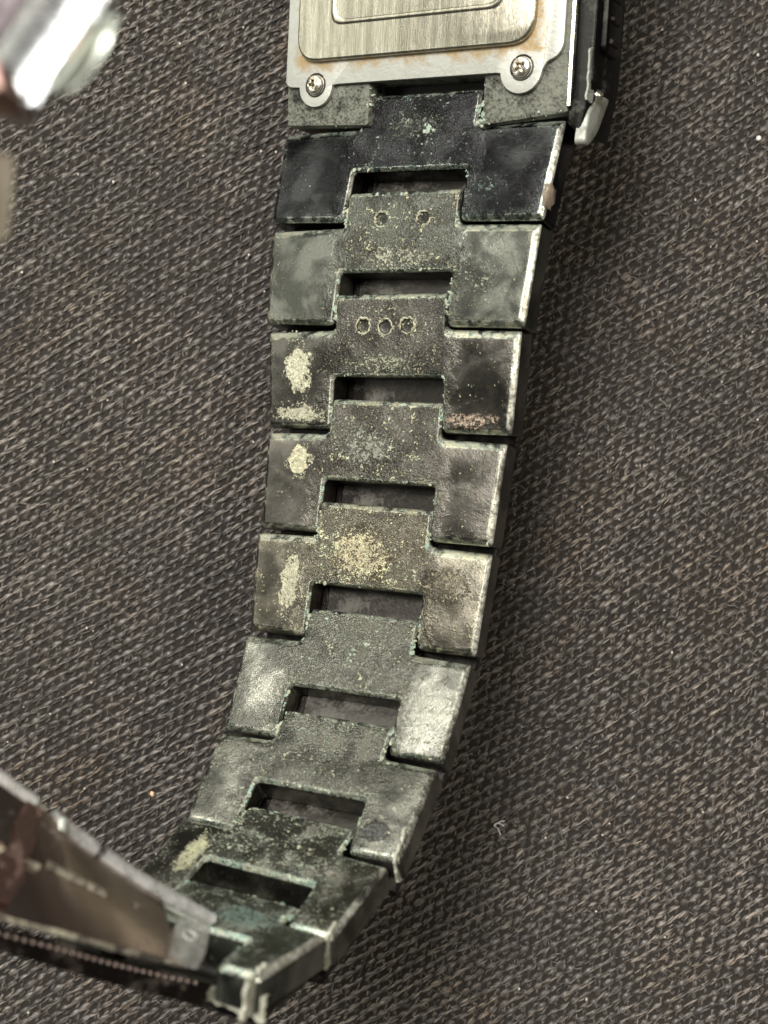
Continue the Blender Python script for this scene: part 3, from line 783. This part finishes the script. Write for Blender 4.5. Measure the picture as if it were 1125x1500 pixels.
# hinge tab with a small embossed ring
tA, tB, tC, tD = wp(304, 1362, 11.3), wp(256, 1352, 11.2), wp(243, 1408, 10.7), wp(292, 1422, 10.75)
bm = bmesh.new(); nt = (tB - tA).cross(tD - tA).normalized()
if nt.z < 0: nt = -nt
tv = fillet([(0, 0), (1, 0), (1, 1), (0, 1)], .18, 4)
def bil(u, v): return tA.lerp(tB, u).lerp(tD.lerp(tC, u), v)
top = [bm.verts.new(bil(u, v) + nt * .10) for u, v in tv]; low = [bm.verts.new(bil(u, v)) for u, v in tv]
bm.faces.new(top); bm.faces.new(low[::-1])
for k in range(len(tv)): bm.faces.new((top[k], low[k], low[(k + 1) % len(tv)], top[(k + 1) % len(tv)]))
bmesh.ops.bevel(bm, geom=[e for e in bm.edges if all(v in top for v in e.verts)], offset=.015, segments=2, affect='EDGES')
from_bm('hinge_tab', bm, M_tab, arm, 40)
bm = bmesh.new(); cc = bil(.55, .52) + nt * .105; uu = (tB - tA).normalized(); vv = nt.cross(uu)
tube(bm, [cc + (uu * math.cos(a) + vv * math.sin(a)) * .055 for a in [6.2832 * k / 20 for k in range(21)]], .014, 6, False)
from_bm('embossed_ring', bm, M_film, arm, 60)

# ------------------------------------------------------------------ the other clasp half, close to the lens at the upper left
def wq(px, py, d): return wp(px, py, d * .80)
CL = spline([wq(222, -80, 9.1), wq(170, 0, 9.05), wq(118, 77, 9.0), wq(68, 152, 8.95)], 24)
CR = spline([wq(112, -80, 9.1), wq(60, 0, 9.05), wq(8, 77, 9.0), wq(-42, 152, 8.95)], 24)
hook = from_bm('clasp_half', ribbon_bm(CL, CR, -.10, 20, -.30), M_chrome, watch, 50)
CB = spline([wq(-20, -80, 9.7), wq(-60, 0, 9.6), wq(-110, 77, 9.5), wq(-160, 152, 9.4)], 24)
from_bm('clasp_body', ribbon_bm([p - Vector((0, 0, .03)) for p in CR], CB, -.10, 8, -.08), M_satin, hook, 50)
lens = spline([wq(152, 28, 8.75), wq(141, 62, 8.72), wq(116, 96, 8.72), wq(88, 126, 8.75)], 16)
l2 = spline([wq(143, 24, 8.7), wq(112, 50, 8.6), wq(88, 86, 8.6), wq(66, 121, 8.7)], 16)
gv = [a_.lerp(b_, .5) + Vector((0, 0, .09)) for a_, b_ in zip(lens, l2)]
from_bm('pale_tab', ribbon_bm(lens, l2, -.10, 6, -.05), M_pale, hook, 50)
bm = bmesh.new(); tube(bm, gv[2:-1], .012, 6); from_bm('tab_groove', bm, M_pink, hook, 60)
g1 = spline([wq(172, -20, 10.4), wq(150, 50, 10.3), wq(95, 120, 10.3), wq(52, 178, 10.3)], 12); g2 = spline([wq(110, -20, 9.6), wq(80, 60, 9.5), wq(45, 110, 9.5), wq(20, 160, 9.6)], 12)
from_bm('film_edge', ribbon_bm(g1, g2, .05, 4, .05), M_film, hook, 50)
k1 = spline([wq(50, 178, 9.3), wq(20, 174, 9.1), wq(-30, 170, 8.9)], 8); k2 = spline([wq(28, 144, 8.6), wq(6, 130, 8.5), wq(-30, 122, 8.5)], 8)
from_bm('copper_end', ribbon_bm(k1, k2, .15, 4, .06), M_pink, hook, 60)
b1 = spline([wq(3, 228, 9.3), wq(0, 290, 9.3), wq(-7, 350, 9.3)], 8); b2 = spline([wq(-60, 215, 8.7), wq(-64, 290, 8.7), wq(-70, 365, 8.7)], 8)
from_bm('blade_end', ribbon_bm(b1, b2, -.07, 3, -.05), M_brass, hook, 40)

# ------------------------------------------------------------------ lint on the cloth
bm = bmesh.new()
for k in range(150):
    x, y = rnd.uniform(-5.2, 5.2), rnd.uniform(-6.8, 6.8); z = float(h_np(np.array(x), np.array(y))) + .045
    bmesh.ops.create_icosphere(bm, subdivisions=1, radius=rnd.uniform(.006, .017), matrix=Matrix.Translation((x, y, z)) @ Matrix.Diagonal((1, rnd.uniform(.5, 1.6), .7, 1)))
o = from_bm('lint_grains', bm, NT('pale_lint').set(color=(.55, .51, .44), rough=.5), fabric, 60); o['kind'] = 'stuff'; o['label'] = 'tiny pale lint grains scattered on the twill'
lint_mat = NT('lint').set(color=(.62, .62, .60), rough=.6)
spark_mat = NT('bright_grain').set(color=(.75, .70, .62), rough=.35)
def lint(name, px, py, label, cat, kind, mat):
    X0 = (px - 562.5) / FPX * H; Y0 = -(py - 750) / FPX * H
    z = float(h_np(np.array(X0), np.array(Y0))) + .055
    bm = bmesh.new()
    r = random.Random(px)
    if kind == 'fibre':
        for q in range(3):
            a = r.uniform(0, 6); p = Vector((X0, Y0, z)); pts = []
            for j in range(6):
                pts.append(p.copy()); p += Vector((math.cos(a), math.sin(a), r.uniform(-.3, .4))) * .028; a += r.uniform(-.9, .9)
            tube(bm, pts, .006, 5)
    else:
        bmesh.ops.create_icosphere(bm, subdivisions=2, radius=.03, matrix=Matrix.Translation((X0, Y0, z)))
        for v in bm.verts: v.co += Vector((r.uniform(-1, 1), r.uniform(-1, 1), r.uniform(-1, 1))) * .008
    o = from_bm(name, bm, mat, None, 60); o['label'] = label; o['category'] = cat
lint('lint_curl', 725, 1212, 'tiny white lint curl on the fabric right of the lowest bracelet links', 'lint', 'fibre', lint_mat)
lint('lint_speck', 1114, 201, 'tiny white speck near the upper right edge of the fabric', 'speck', 'grain', spark_mat)
lint('lint_speck', 221, 1166, 'tiny pale orange speck on the fabric left of the lower bracelet', 'speck', 'grain', NT('orange_grain').set(color=(.7, .45, .25), rough=.5))
